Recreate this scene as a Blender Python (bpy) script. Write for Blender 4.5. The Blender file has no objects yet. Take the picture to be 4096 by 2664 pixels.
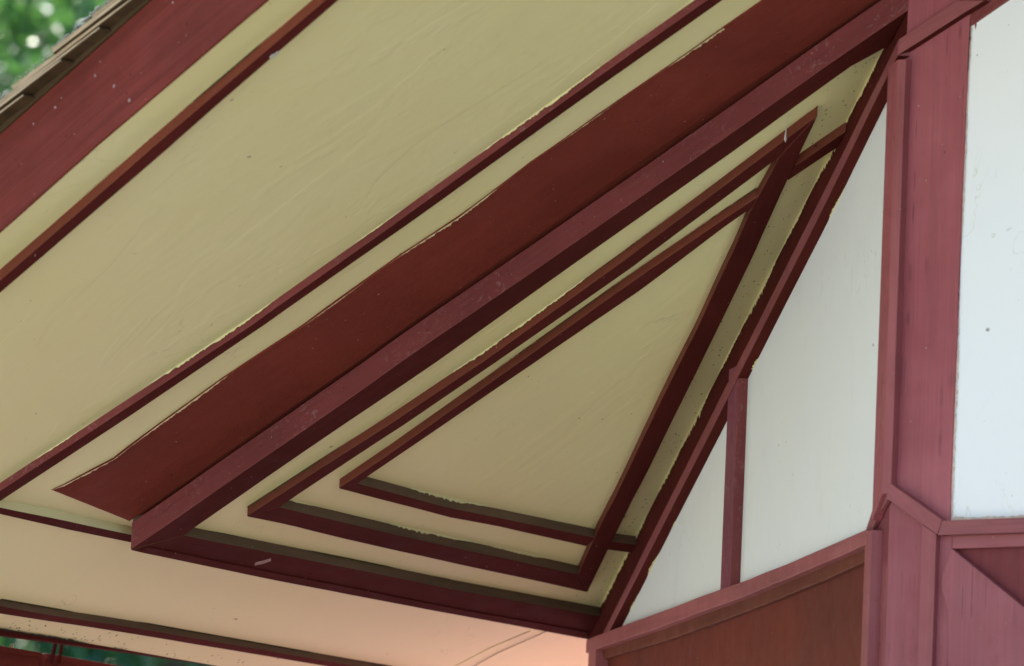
import bpy, bmesh, math, random
from mathutils import Vector, Matrix
random.seed(7)
R_ = math.radians
S = bpy.context.scene
COL = S.collection

# ------------------------------------------------------------------ camera, sky, sun, exposure
W, H, FP = 4096.0, 2664.0, 22759.846
CAMP = Vector((6.6389731, -11.0303416, 1.6))
YAW, PITCH, ROLL = 0.61005331, 0.15475474, 0.04594896
fwd = Vector((-math.sin(YAW)*math.cos(PITCH), math.cos(YAW)*math.cos(PITCH), math.sin(PITCH)))
r0 = Vector((math.cos(YAW), math.sin(YAW), 0)); u0 = r0.cross(fwd)
right = r0*math.cos(ROLL) + u0*math.sin(ROLL)
up = -r0*math.sin(ROLL) + u0*math.cos(ROLL)
cd = bpy.data.cameras.new('camera'); cam = bpy.data.objects.new('camera', cd); COL.objects.link(cam)
cam.matrix_world = Matrix(((right.x, up.x, -fwd.x, CAMP.x), (right.y, up.y, -fwd.y, CAMP.y), (right.z, up.z, -fwd.z, CAMP.z), (0, 0, 0, 1)))
cd.sensor_width = 36.0; cd.lens = 36.0*FP/W; cd.clip_start = 0.2; cd.clip_end = 3000
cd.dof.use_dof = True; cd.dof.focus_distance = 14.1; cd.dof.aperture_fstop = 4.8; cd.dof.aperture_blades = 9
S.camera = cam

SUN_EL = 33.0
sun_h = Vector((-0.78, 0.62, 0)).normalized()
sun_dir = Vector((sun_h.x*math.cos(R_(SUN_EL)), sun_h.y*math.cos(R_(SUN_EL)), math.sin(R_(SUN_EL))))
world = bpy.data.worlds.new('World'); S.world = world; world.use_nodes = True
wn = world.node_tree; bg = wn.nodes['Background']
sky = wn.nodes.new('ShaderNodeTexSky'); sky.sky_type = 'NISHITA'; sky.sun_disc = False
sky.sun_elevation = R_(SUN_EL); sky.sun_rotation = math.atan2(sun_h.x, sun_h.y)
sky.air_density = 1.0; sky.dust_density = 1.5; sky.ozone_density = 1.0
wn.links.new(sky.outputs[0], bg.inputs[0]); bg.inputs[1].default_value = 0.15
sl = bpy.data.lights.new('sun', 'SUN'); sl.energy = 4.2; sl.angle = R_(0.53); sl.color = (1.0, 0.93, 0.83)
so = bpy.data.objects.new('sun', sl); COL.objects.link(so)
so.rotation_euler = sun_dir.to_track_quat('Z', 'Y').to_euler()
S.view_settings.view_transform = 'Standard'; S.view_settings.look = 'None'
S.view_settings.gamma = 1.0; S.view_settings.use_curve_mapping = False
S.view_settings.exposure = 1.56

# ------------------------------------------------------------------ the geometry the house follows
ZA, SL = 4.396833, 0.538816            # height of the corner, roof slope (rise over run)
A_, B_ = 2.2, 2.05424                  # plan size of the cut corner
NP = Vector((-SL, 0, 1))
NC = Vector((-B_, -A_, 0)).normalized()         # outward normal of the angled wall
EC = Vector((-A_, B_, 0)).normalized()          # along the angled wall, away from the corner
LC = math.hypot(A_, B_)
KR = 0.1510                                      # the rake runs outward towards the ridge

def ray(px, py):
    return (right*((px - W/2)/FP) + up*(-(py - H/2)/FP) + fwd)
def hit(px, py, n, o):
    v = ray(px, py); return CAMP + v*(((o - CAMP).dot(n))/v.dot(n))
def onP(px, py, h=0.0): return hit(px, py, NP, Vector((0, 0, ZA + h)))
def onC(px, py, off=0.0): return hit(px, py, NC, NC*off)
def onF(px, py, y=0.0): return hit(px, py, Vector((0, 1, 0)), Vector((0, y, 0)))
def onX(px, py, x): return hit(px, py, Vector((1, 0, 0)), Vector((x, 0, 0)))
def P(x, y, h=0.0): return Vector((x, y, ZA + SL*x + h))
def Cp(t, z, off=0.0):
    q = EC*t + NC*off; return Vector((q.x, q.y, z))
def roofz(x, h=0.0): return ZA + SL*x + h

# ------------------------------------------------------------------ materials
def new_mat(name):
    m = bpy.data.materials.new(name); m.use_nodes = True
    nt = m.node_tree; b = nt.nodes['Principled BSDF']
    return m, nt, b
def N(nt, t, **k):
    n = nt.nodes.new(t)
    for a, v in k.items(): setattr(n, a, v)
    return n
def coords(nt, scale=(1, 1, 1), seeded=True):
    tc = N(nt, 'ShaderNodeTexCoord'); mp = N(nt, 'ShaderNodeMapping'); mp.inputs['Scale'].default_value = scale
    if seeded:
        oi = N(nt, 'ShaderNodeObjectInfo'); vm = N(nt, 'ShaderNodeVectorMath', operation='MULTIPLY_ADD')
        cx = N(nt, 'ShaderNodeCombineXYZ')
        for i in range(3): nt.links.new(oi.outputs['Random'], cx.inputs[i])
        vm.inputs[1].default_value = (37.0, 23.0, 11.0)
        nt.links.new(cx.outputs[0], vm.inputs[0]); nt.links.new(tc.outputs['Object'], vm.inputs[2])
        nt.links.new(vm.outputs[0], mp.inputs[0])
    else:
        nt.links.new(tc.outputs['Object'], mp.inputs[0])
    return mp.outputs[0]
def noise(nt, vec, scale, detail=4, rough=0.6, dist=0.0):
    n = N(nt, 'ShaderNodeTexNoise'); n.inputs['Scale'].default_value = scale; n.inputs['Detail'].default_value = detail
    n.inputs['Roughness'].default_value = rough; n.inputs['Distortion'].default_value = dist
    nt.links.new(vec, n.inputs['Vector']); return n.outputs['Fac']
def ramp(nt, fac, stops):
    r = N(nt, 'ShaderNodeValToRGB'); e = r.color_ramp.elements
    while len(e) > 1: e.remove(e[-1])
    e[0].position, e[0].color = stops[0][0], (*stops[0][1], 1)
    for p_, c_ in stops[1:]:
        x = e.new(p_); x.color = (*c_, 1)
    nt.links.new(fac, r.inputs[0]); return r.outputs[0]
def mix(nt, fac, a, b, mode='MIX'):
    m = N(nt, 'ShaderNodeMix', data_type='RGBA', blend_type=mode)
    for sock, v in ((m.inputs[0], fac), (m.inputs[6], a), (m.inputs[7], b)):
        if hasattr(v, 'is_linked'): nt.links.new(v, sock)
        elif isinstance(v, (int, float)): sock.default_value = v
        else: sock.default_value = (*v, 1)
    return m.outputs[2]
def g3(v): return (v, v, v)
def bump(nt, b, parts, dist=0.002):
    prev = None
    for h, st in parts:
        bn = N(nt, 'ShaderNodeBump'); bn.inputs['Strength'].default_value = st; bn.inputs['Distance'].default_value = dist
        nt.links.new(h, bn.inputs['Height'])
        if prev: nt.links.new(prev, bn.inputs['Normal'])
        prev = bn.outputs[0]
    nt.links.new(prev, b.inputs['Normal'])

def painted_wood(name, base, rough=0.55, grain=0.35, scuff=0.0, dirt=0.3, crack=0.0, alt=None, spec=0.2, stipple=0):
    m, nt, b = new_mat(name)
    g = coords(nt, (1.6, 40, 40)); v = coords(nt, (1, 1, 1)); g2 = coords(nt, (4, 160, 160))
    gn = noise(nt, g, 1.0, 5, 0.6, 0.6); fine = noise(nt, g2, 1.0, 3, 0.6)
    big = noise(nt, v, 2.2, 4, 0.6, 0.4); mid = noise(nt, v, 14, 5, 0.65)
    bc = Vector(base)
    al = Vector(alt) if alt else bc*0.72
    c = mix(nt, ramp(nt, big, [(0.32, g3(0)), (0.72, g3(1))]), tuple(bc*1.06), tuple(al))
    c = mix(nt, ramp(nt, gn, [(0.40, g3(0)), (0.68, g3(grain))]), c, tuple(bc*0.55))
    c = mix(nt, ramp(nt, fine, [(0.45, g3(0)), (0.75, g3(grain*0.5))]), c, tuple(bc*1.25))
    c = mix(nt, ramp(nt, mid, [(0.55, g3(0)), (0.85, g3(dirt))]), c, tuple(bc*0.5 + Vector((0.012, 0.012, 0.006))))
    oi = N(nt, 'ShaderNodeObjectInfo'); mr = N(nt, 'ShaderNodeMapRange'); mr.inputs[3].default_value = 0.88; mr.inputs[4].default_value = 1.12
    nt.links.new(oi.outputs['Random'], mr.inputs[0])
    hs = N(nt, 'ShaderNodeHueSaturation'); nt.links.new(mr.outputs[0], hs.inputs['Value']); nt.links.new(c, hs.inputs['Color']); c = hs.outputs[0]
    # pale specks of dust, droppings and rubbed paint
    sp = noise(nt, v, 120, 1, 0.5)
    c = mix(nt, ramp(nt, sp, [(0.80, g3(0)), (0.82, g3(0.7))]), c, (0.42, 0.36, 0.34))
    ds = noise(nt, coords(nt, (0.8, 1.2, 1.2)), 68, 1, 0.5)
    c = mix(nt, ramp(nt, ds, [(0.80, g3(0)), (0.82, g3(0.8))]), c, tuple(bc*0.2))
    if scuff:
        s1 = noise(nt, coords(nt, (7, 9, 9)), 4.0, 7, 0.75, 2.2); s2 = noise(nt, v, 5.0, 2)
        k = mix(nt, 1.0, ramp(nt, s1, [(0.54, g3(0)), (0.64, g3(scuff))]), ramp(nt, s2, [(0.42, g3(0)), (0.6, g3(1))]), 'MULTIPLY')
        c = mix(nt, k, c, (0.36, 0.25, 0.25))
    if crack:
        s3 = noise(nt, coords(nt, (2.2, 150, 150)), 1.0, 2, 0.5, 0.3); s4 = noise(nt, coords(nt, (9, 12, 12)), 1.0, 2)
        k = mix(nt, 1.0, ramp(nt, s3, [(0.61, g3(0)), (0.65, g3(crack))]), ramp(nt, s4, [(0.5, g3(0)), (0.62, g3(1))]), 'MULTIPLY')
        c = mix(nt, k, c, (0.05, 0.012, 0.02))
    nt.links.new(c, b.inputs['Base Color'])
    nt.links.new(ramp(nt, mid, [(0.3, g3(rough - 0.08)), (0.8, g3(min(1, rough + 0.2)))]), b.inputs['Roughness'])
    b.inputs['Specular IOR Level'].default_value = spec
    parts = [(gn, 0.5), (fine, 0.35), (mid, 0.35)]
    if stipple: parts.append((noise(nt, coords(nt, (60, 110, 110)), 1.0, 3, 0.6, 0.5), 0.9))
    bump(nt, b, parts, 0.0016)
    return m

def plaster(name, base, warm, bumps=1.0, dirt=0.3, stretch=(1, 1, 1), seeded=False, brush=1):
    m, nt, b = new_mat(name)
    v = coords(nt, (1, 1, 1), seeded); st = coords(nt, stretch, seeded)
    big = noise(nt, v, 1.3, 4, 0.55, 0.3); mid = noise(nt, st, 3.4, 3, 0.5, 0.6); fn = noise(nt, v, 260, 3, 0.7)
    wav = noise(nt, st, 1.15, 4, 0.52, 0.9); wav2 = noise(nt, st, 2.9, 4, 0.5, 1.4)
    br = noise(nt, coords(nt, (2, 45, 45), seeded), 1.0, 4, 0.6, 0.5)
    c = mix(nt, ramp(nt, big, [(0.3, g3(0)), (0.7, g3(1))]), base, warm)
    c = mix(nt, ramp(nt, mid, [(0.60, g3(0)), (0.85, g3(dirt))]), c, tuple(Vector(base)*0.78))
    sp = noise(nt, v, 40, 2, 0.5); sm = noise(nt, v, 2.7, 2)
    k = mix(nt, 1.0, ramp(nt, sp, [(0.73, g3(0)), (0.75, g3(0.75))]), ramp(nt, sm, [(0.5, g3(0)), (0.6, g3(1))]), 'MULTIPLY')
    c = mix(nt, k, c, (0.13, 0.11, 0.06))
    hl = noise(nt, coords(nt, (1, 1.6, 1.6), seeded), 3.3, 3, 0.5, 2.0); hm = noise(nt, v, 1.9, 2)
    k = mix(nt, 1.0, ramp(nt, hl, [(0.494, g3(0)), (0.499, g3(0.35)), (0.504, g3(0))]), ramp(nt, hm, [(0.56, g3(0)), (0.66, g3(1))]), 'MULTIPLY')
    c = mix(nt, k, c, (0.16, 0.13, 0.08))
    nt.links.new(c, b.inputs['Base Color']); b.inputs['Roughness'].default_value = 0.6
    b.inputs['Specular IOR Level'].default_value = 0.3
    r1 = ramp(nt, wav, [(0.0, g3(0)), (0.485, g3(0.42)), (0.505, g3(0.62)), (1.0, g3(1))])
    r2 = ramp(nt, wav2, [(0.0, g3(0)), (0.56, g3(0.5)), (0.575, g3(0.62)), (1.0, g3(1))])
    bump(nt, b, [(r1, 0.42*bumps), (r2, 0.20*bumps), (mid, 0.35*bumps), (br, 0.03*bumps*brush), (fn, 0.05*bumps)], 0.006)
    return m

M = {}
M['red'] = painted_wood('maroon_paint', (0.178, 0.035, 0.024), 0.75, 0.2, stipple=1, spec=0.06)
M['lip'] = painted_wood('maroon_paint_scuffed_lit', (0.190, 0.042, 0.041), 0.55, 0.35, scuff=0.30)  # scuffed maroon, lighter copy: light on outward faces is in the colour
M['deep'] = painted_wood('maroon_paint_shaded', (0.084, 0.0140, 0.0110), 0.8, 0.3, spec=0.04)  # darker maroon copy; the shade on undersides is put into the colour
M['rust'] = painted_wood('russet_paint', (0.150, 0.036, 0.020), 0.6, 0.4, dirt=0.3)  # on batten sides, a lighter tone with the light painted in
M['rake'] = painted_wood('maroon_paint_grainy', (0.160, 0.030, 0.021), 0.8, 0.7, spec=0.12)
M['post'] = painted_wood('rose_paint_weathered', (0.315, 0.088, 0.103), 0.55, 0.4, crack=0.6, alt=(0.235, 0.050, 0.060), spec=0.35)
M['trim'] = painted_wood('rose_paint', (0.270, 0.078, 0.084), 0.55, 0.4, crack=0.3, alt=(0.21, 0.052, 0.057), spec=0.35)
M['magenta'] = painted_wood('plum_paint', (0.200, 0.045, 0.080), 0.45, 0.25, scuff=0.3, crack=0.4, spec=0.4)
M['panel'] = painted_wood('russet_panel_paint', (0.155, 0.026, 0.014), 0.7, 0.12, dirt=0.75, alt=(0.11, 0.022, 0.014))
M['redpanel'] = painted_wood('crimson_panel_paint', (0.185, 0.036, 0.040), 0.5, 0.5, dirt=0.4, alt=(0.12, 0.022, 0.024))
M['brown_side'] = painted_wood('grey_brown_side', (0.125, 0.078, 0.046), 0.8, 0.5, dirt=0.4)  # grey-brown tone for the beam and batten faces turned right
M['cream'] = plaster('cream_plaster', (0.685, 0.640, 0.365), (0.68, 0.622, 0.315), 1.0, 0.14, (1.0, 2.4, 2.4))
M['cream_edge'] = plaster('cream_paint_edge', (0.66, 0.61, 0.36), (0.62, 0.55, 0.28), 0.5, 0.5)
M['white'] = plaster('white_wall_plaster', (0.76, 0.79, 0.83), (0.78, 0.79, 0.79), 0.5, 0.12, (1, 1, 1))
M['white2'] = plaster('offwhite_wall_plaster', (0.71, 0.76, 0.79), (0.72, 0.755, 0.74), 0.9, 0.35, (1, 2, 2), brush=5)

def simple(name, col, rough=0.7, var=0.3, scale=20, spec=0.3, stretch=(1, 1, 1), bmp=0.5):
    m, nt, b = new_mat(name); v = coords(nt, stretch)
    n = noise(nt, v, scale, 5, 0.65, 0.3)
    c = Vector(col)
    nt.links.new(ramp(nt, n, [(0.25, tuple(c*(1 - var))), (0.75, tuple(c*(1 + var)))]), b.inputs['Base Color'])
    b.inputs['Roughness'].default_value = rough; b.inputs['Specular IOR Level'].default_value = spec
    bump(nt, b, [(n, bmp)], 0.002); return m
M['gap'] = simple('dirty_gap', (0.02, 0.016, 0.010), 0.9)
M['mould'] = simple('green_mould', (0.045, 0.042, 0.012), 0.9)
M['caulk'] = simple('peach_primer', (0.62, 0.47, 0.38), 0.8, 0.35, 60)
M['shingle'] = simple('wood_shingle', (0.055, 0.032, 0.014), 0.8, 0.45, 1.0, 0.2, (8, 8, 260), 0.8)
M['shingle_edge'] = simple('pale_shingle_edge', (0.36, 0.26, 0.155), 0.8, 0.4, 1.0, 0.2, (10, 10, 200), 0.8)  # paler tone on the outer edge faces only
M['lichen'] = simple('pale_lichen', (0.24, 0.26, 0.23), 0.95, 0.35, 90)
M['cobweb'] = simple('cobweb_dust', (0.45, 0.44, 0.42), 0.95)
M['chip'] = simple('bare_patch', (0.30, 0.17, 0.16), 0.8, 0.3, 90)
M['cable'] = simple('cable_sheath', (0.22, 0.17, 0.10), 0.7)
M['salmon'] = simple('salmon_bounce_paint', (0.82, 0.47, 0.57), 0.7, 0.1, 3)  # unseen wall's pink, chosen to bounce pink light onto the eave soffit
M['bark'] = simple('bark', (0.07, 0.05, 0.035), 0.9, 0.4, 9)
M['yellow_leaf'] = simple('yellow_leaf', (0.5, 0.34, 0.05), 0.6)

def leaf_mat(name, col, trans, tw=0.45):
    m = bpy.data.materials.new(name); m.use_nodes = True; nt = m.node_tree; nt.nodes.clear()
    out = N(nt, 'ShaderNodeOutputMaterial'); d = N(nt, 'ShaderNodeBsdfPrincipled'); t = N(nt, 'ShaderNodeBsdfTranslucent'); mx = N(nt, 'ShaderNodeMixShader')
    geo = N(nt, 'ShaderNodeNewGeometry'); 
    hs = N(nt, 'ShaderNodeHueSaturation'); hs.inputs['Color'].default_value = (*col, 1)
    mr = N(nt, 'ShaderNodeMapRange'); mr.inputs[3].default_value = 0.6; mr.inputs[4].default_value = 1.5
    nt.links.new(geo.outputs['Random Per Island'], mr.inputs[0]); nt.links.new(mr.outputs[0], hs.inputs['Value'])
    nt.links.new(hs.outputs[0], d.inputs['Base Color']); d.inputs['Roughness'].default_value = 0.38
    t.inputs['Color'].default_value = (*trans, 1); mx.inputs[0].default_value = tw
    nt.links.new(d.outputs[0], mx.inputs[1]); nt.links.new(t.outputs[0], mx.inputs[2]); nt.links.new(mx.outputs[0], out.inputs[0])
    return m
M['leaf'] = leaf_mat('broad_leaf', (0.022, 0.090, 0.066), (0.16, 0.40, 0.08), 0.32)
M['leaf2'] = leaf_mat('dark_leaf', (0.050, 0.160, 0.045), (0.30, 0.62, 0.05), 0.5)

# ------------------------------------------------------------------ builders
house = bpy.data.objects.new('house', None); COL.objects.link(house)
house['label'] = 'cream plastered house with maroon timber trim under a shingled gable roof'
house['category'] = 'house'

def wob(pts, step, amp, n):
    """subdivide a closed polygon and let its long edges wander a little, in its own plane"""
    out = []; L = len(pts)
    for i in range(L):
        a, b = pts[i], pts[(i+1) % L]; d = (b - a); ln = d.length
        k = max(1, int(ln/step)); side = d.normalized().cross(n).normalized() if ln > 1e-6 else Vector((0, 0, 0))
        ph = random.random()*10; fr = random.uniform(0.7, 1.3)
        for j in range(k):
            t = j/k; w = math.sin(math.pi*t)**0.5 if 0 < t < 1 else 0
            q = ph + t*ln*fr
            o = (math.sin(q*3.1) + 0.6*math.sin(q*7.7 + 1) + 0.35*math.sin(q*19.3))*amp*w + random.uniform(-1, 1)*amp*0.25*w
            out.append(a + d*t + side*o)
    return out

def board(name, pts, ext, mat, parent=house, wave=0.0008, bev=0.002, label=None, step=0.06, long_dir=None, side=None):
    """a solid board: outline pts (3D, planar), thickness vector ext; grain runs along its longest edge"""
    pts = [Vector(p) for p in pts]
    n = Vector((0, 0, 0))
    for i in range(len(pts)):
        n += pts[i].cross(pts[(i+1) % len(pts)])
    n.normalize()
    if long_dir is None:
        best = max(range(len(pts)), key=lambda i: (pts[(i+1) % len(pts)] - pts[i]).length)
        far = max(((a, b) for a in pts for b in pts), key=lambda q: (q[1] - q[0]).length)
        long_dir = far[1] - far[0]
    X = long_dir.normalized(); X = (X - n*X.dot(n)).normalized(); Y = n.cross(X)
    o = pts[0]; mw = Matrix(((X.x, Y.x, n.x, o.x), (X.y, Y.y, n.y, o.y), (X.z, Y.z, n.z, o.z), (0, 0, 0, 1)))
    inv = mw.inverted()
    if wave > 0: pts = wob(pts, step, wave, n)
    bm = bmesh.new()
    lo = [bm.verts.new(inv @ p) for p in pts]; e = inv.to_3x3() @ Vector(ext)
    hi = [bm.verts.new(v.co + e) for v in lo]
    bm.faces.new(lo); bm.faces.new(list(reversed(hi)))
    k = len(lo)
    for i in range(k): bm.faces.new((lo[i], hi[i], hi[(i+1) % k], lo[(i+1) % k]))
    bmesh.ops.recalc_face_normals(bm, faces=bm.faces)
    if side:
        sd = (inv.to_3x3() @ Vector(side[0])).normalized()
        for f in bm.faces:
            if f.normal.dot(sd) > 0.6: f.material_index = 1
    me = bpy.data.meshes.new(name); bm.to_mesh(me); bm.free(); me.materials.append(mat)
    if side: me.materials.append(side[1])
    ob = bpy.data.objects.new(name, me); COL.objects.link(ob); ob.matrix_world = mw
    if parent:
        ob.parent = parent; ob.matrix_parent_inverse = parent.matrix_world.inverted(); ob.matrix_world = mw
    if bev > 0:
        md = ob.modifiers.new('edge', 'BEVEL'); md.width = bev; md.segments = 2; md.limit_method = 'ANGLE'; md.angle_limit = R_(40)
        md.harden_normals = False
    if label: ob['label'] = label
    return ob

def mesh_obj(name, verts, faces, mat, parent=house, smooth=False, kind=None, label=None):
    me = bpy.data.meshes.new(name); me.from_pydata([tuple(v) for v in verts], [], faces); me.update()
    me.materials.append(mat)
    if smooth: me.polygons.foreach_set('use_smooth', [True]*len(me.polygons))
    ob = bpy.data.objects.new(name, me); COL.objects.link(ob)
    if parent: ob.parent = parent
    if kind: ob['kind'] = kind
    if label: ob['label'] = label
    return ob

def ext_line(pts, a0=0.0, a1=0.0):
    pts = [Vector(p) for p in pts]
    if a0: pts[0] = pts[0] + (pts[0] - pts[1]).normalized()*a0
    if a1: pts[-1] = pts[-1] + (pts[-1] - pts[1]).normalized()*a1
    return pts
def strip(l1, l2): return list(l1) + list(reversed(l2))

def fringe(name, line, down, nrm, mat, wmin, wmax, parent=house, back=0.002, gapp=0.25, step=0.006, lift=0.0012, fr=9.0):
    """ragged paint line: many little teeth of real paint thickness along an edge"""
    vs, fs = [], []
    pts = [Vector(p) for p in line]; down = Vector(down).normalized(); nrm = Vector(nrm).normalized()
    ph = random.random()*50; run = 0; on = True; prev = None; cur = 0.0
    for i in range(len(pts)-1):
        a, b = pts[i], pts[i+1]; d = b - a; k = max(1, int(d.length/step))
        for j in range(k):
            t = j/k; p = a + d*t; run += step
            env = 0.5 + 0.5*math.sin(run*fr + ph)*math.sin(run*fr*0.37 + 1.3*ph)
            cur = cur*0.35 + 0.65*random.random()**1.3*1.2
            tp = min(1.0, max(0.0, (env - gapp)/0.25)); w = (wmin + (wmax - wmin)*env*cur*1.5)*tp
            q = (p - down*back*tp + nrm*(lift if back < 0.004 else -0.0012), p + down*w + nrm*lift*0.6)
            if prev is not None and (w > 0 or prev[1] > 0):
                s = len(vs); vs += [prev[0][0], prev[0][1], q[1], q[0]]; fs.append((s, s+1, s+2, s+3))
            prev = (q, w)
    if not fs: return None
    ob = mesh_obj(name, vs, fs, mat, parent); ob['kind'] = 'stuff'
    return ob

def tube(name, pts, r, mat, parent=house, seg=8, **k):
    vs, fs = [], []; pts = [Vector(p) for p in pts]
    for i, p in enumerate(pts):
        d = (pts[min(i+1, len(pts)-1)] - pts[max(i-1, 0)]).normalized()
        a = d.orthogonal().normalized(); b = d.cross(a); rr = r[i] if isinstance(r, (list, tuple)) else r
        for j in range(seg):
            th = 2*math.pi*j/seg; vs.append(p + (a*math.cos(th) + b*math.sin(th))*rr)
    for i in range(len(pts)-1):
        for j in range(seg):
            fs.append((i*seg + j, i*seg + (j+1) % seg, (i+1)*seg + (j+1) % seg, (i+1)*seg + j))
    fs.append(tuple(reversed(range(seg)))); fs.append(tuple((len(pts)-1)*seg + j for j in range(seg)))
    return mesh_obj(name, vs, fs, mat, parent, True, **k)

# ------------------------------------------------------------------ ground
def ground_mat():
    m, nt, b = new_mat('lawn'); v = coords(nt, (1, 1, 1), False)
    a = noise(nt, v, 0.25, 5, 0.6); f = noise(nt, v, 30, 4, 0.7)
    c = mix(nt, ramp(nt, a, [(0.35, g3(0)), (0.65, g3(1))]), (0.075, 0.105, 0.035), (0.13, 0.125, 0.055))
    c = mix(nt, ramp(nt, f, [(0.3, g3(0)), (0.7, g3(0.5))]), c, (0.05, 0.07, 0.02))
    nt.links.new(c, b.inputs['Base Color']); b.inputs['Roughness'].default_value = 0.9; bump(nt, b, [(f, 0.6)], 0.03); return m
g = mesh_obj('ground', [(-1500, -1500, 0), (1500, -1500, 0), (1500, 1500, 0), (-1500, 1500, 0)], [(0, 1, 2, 3)], ground_mat(), None)
g['kind'] = 'structure'
pm = simple('pale_bounce_paving', (0.62, 0.60, 0.52), 0.85, 0.15, 3)
pv = mesh_obj('bounce_pavement', [(-24, -34, 0.004), (22, -34, 0.004), (22, -3.6, 0.004), (-5.0, -3.6, 0.004), (-5.0, 3.2, 0.004), (-24, 3.2, 0.004)], [(0, 1, 2, 3, 4, 5)], pm, None)  # unseen pale ground, shaped to bounce sunlight up under the roof
bd = mesh_obj('added_dark_ground', [(-5.0, -3.6, 0.006), (22, -3.6, 0.006), (22, 3, 0.006), (-5.0, 3, 0.006)], [(0, 1, 2, 3)], simple('low_bounce_ground', (0.062, 0.062, 0.034), 0.95, 0.4, 12), None)  # unseen dark ground, added to cut the bounce near the walls
bd['kind'] = 'structure'
pv['kind'] = 'structure'
tm = simple('pink_bounce_paving', (0.56, 0.35, 0.44), 0.85, 0.15, 3)
tr = mesh_obj('bounce_terrace', [(-7.5, 2.6, 0.008), (-2.1, 2.6, 0.008), (-2.1, 14, 0.008), (-7.5, 14, 0.008)], [(0, 1, 2, 3)], tm, None)  # unseen, added to throw pink light onto the eave soffit
tr['kind'] = 'structure'

# ------------------------------------------------------------------ roof soffits
HS = 0.105      # outer soffit above the beams' undersides
HT = 0.025      # soffit of the boxed triangle
XE, XR = -2.716, 3.0
RK0 = onP(0, 915, HS); RK1 = onP(1050, 0, HS)
KR = -(RK1.y - RK0.y)/(RK1.x - RK0.x)
def rake_y(x): return RK0.y - KR*(x - RK0.x)
up_ = Vector((0, 0, 1))
soffit = board('soffit', [P(XE, rake_y(XE) + 0.01, HS), P(XR, rake_y(XR) + 0.01, HS), P(XR, 8.6, HS), P(XE, 8.6, HS)], up_*0.02, M['cream'], wave=0, bev=0,
      label='cream plaster soffit under the wide roof overhang', long_dir=Vector((1, 0, SL)))
tri = [onP(500, 2215, HT), onP(2354, 2600, HT), onP(3660, 20, HT)]
board('soffit', [P(-A_ + 0.02, 0.02, HT), P(-A_ + 0.02, B_ + 0.05, HT), P(0.05, 0.02, HT)], up_*0.02, M['cream'], wave=0, bev=0,
      label='cream triangular soffit boxed between the beams and the angled wall', long_dir=Vector((1, 0, SL)))

# ------------------------------------------------------------------ canted board along the gable line
mC = 0.074
NCB = Vector((-SL, mC, 1))
oCB = Vector((0, -0.006, ZA + 0.080))
def onB(px, py): return hit(px, py, NCB, oCB)
topl = [(205, 1960), (253, 1941), (453, 1838), (618, 1712), (882, 1521), (1218, 1300), (1600, 1023), (1836, 869), (2122, 652), (2400, 456), (2900, 108), (3061, 0)]
botl = [(518, 2086), (965, 1772), (1400, 1470), (1600, 1326), (2193, 912), (2621, 605), (2900, 408), (3263, 166), (3495, 0)]
T = ext_line([onB(*q) for q in topl], 0, 3.2); Bq = ext_line([onB(*q) for q in botl], 0, 3.2)
cant = board('frieze_board', strip(T, Bq), up_*0.03, M['red'], label='wide flat maroon board with its lower end cut at an angle', wave=0.0016, step=0.018, bev=0.001)
board('backing_board', [P(-A_+0.004, -0.02, 0.0820), P(3.0, -0.02, 0.0820), P(3.0, 0.05, 0.0820), P(-A_+0.004, 0.05, 0.0820)], up_*0.02, M['red'], wave=0, bev=0)

# ------------------------------------------------------------------ beams round the boxed triangle
lipb = [(526, 2201), (666, 2112), (782, 2030), (1400, 1604), (1600, 1452), (2083, 1129), (2424, 893), (2835, 602), (3263, 286), (3628, 38)]
inn1 = [(735, 2142), (800, 2096), (1072, 1907), (1375, 1700), (1745, 1450), (2259, 1083), (2900, 630), (3404, 267), (3552, 186)]
def snapy(px, py, y, h=0.0):
    q = onP(px, py, h); return q
L1 = [onP(*q) for q in lipb]
for q in L1: q.y = q.y*0.35; q.z = ZA + SL*q.x
I1 = [onP(*q) for q in inn1]
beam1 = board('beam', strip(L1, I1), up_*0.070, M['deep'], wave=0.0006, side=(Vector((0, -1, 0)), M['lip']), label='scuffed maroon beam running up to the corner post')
out2 = [(526, 2201), (567, 2212), (1100, 2322), (1700, 2437), (2352, 2558)]
inn2 = [(735, 2142), (800, 2156), (1400, 2274), (1800, 2356), (2402, 2466)]
O2 = [onP(*q, -0.0006) for q in out2]; I2 = [onP(*q, -0.0006) for q in inn2]
O2[0] = L1[0] + Vector((0, 0.002, -0.0006)); O2[-1] = O2[-1] + (O2[-1] - O2[-2]).normalized()*0.05
I2[-1] = I2[-1] + (I2[-1] - I2[-2]).normalized()*0.03
beam2 = board('beam', strip(O2, I2), up_*0.125, M['deep'], wave=0.0006, side=(Vector((1, 0, 0)), M['brown_side']), label='level maroon beam joining the angled wall at its far end')
ed = [(592, 2189), (1100, 2293), (1800, 2431), (2352, 2530)]; eo = [(560, 2209), (1100, 2322), (1700, 2437), (2352, 2558)]
board('edge_strip', strip([onP(*q, -0.004) for q in ed], [onP(*q, -0.004) for q in eo]), up_*0.0035, M['deep'], wave=0.0006, bev=0.001)

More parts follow.
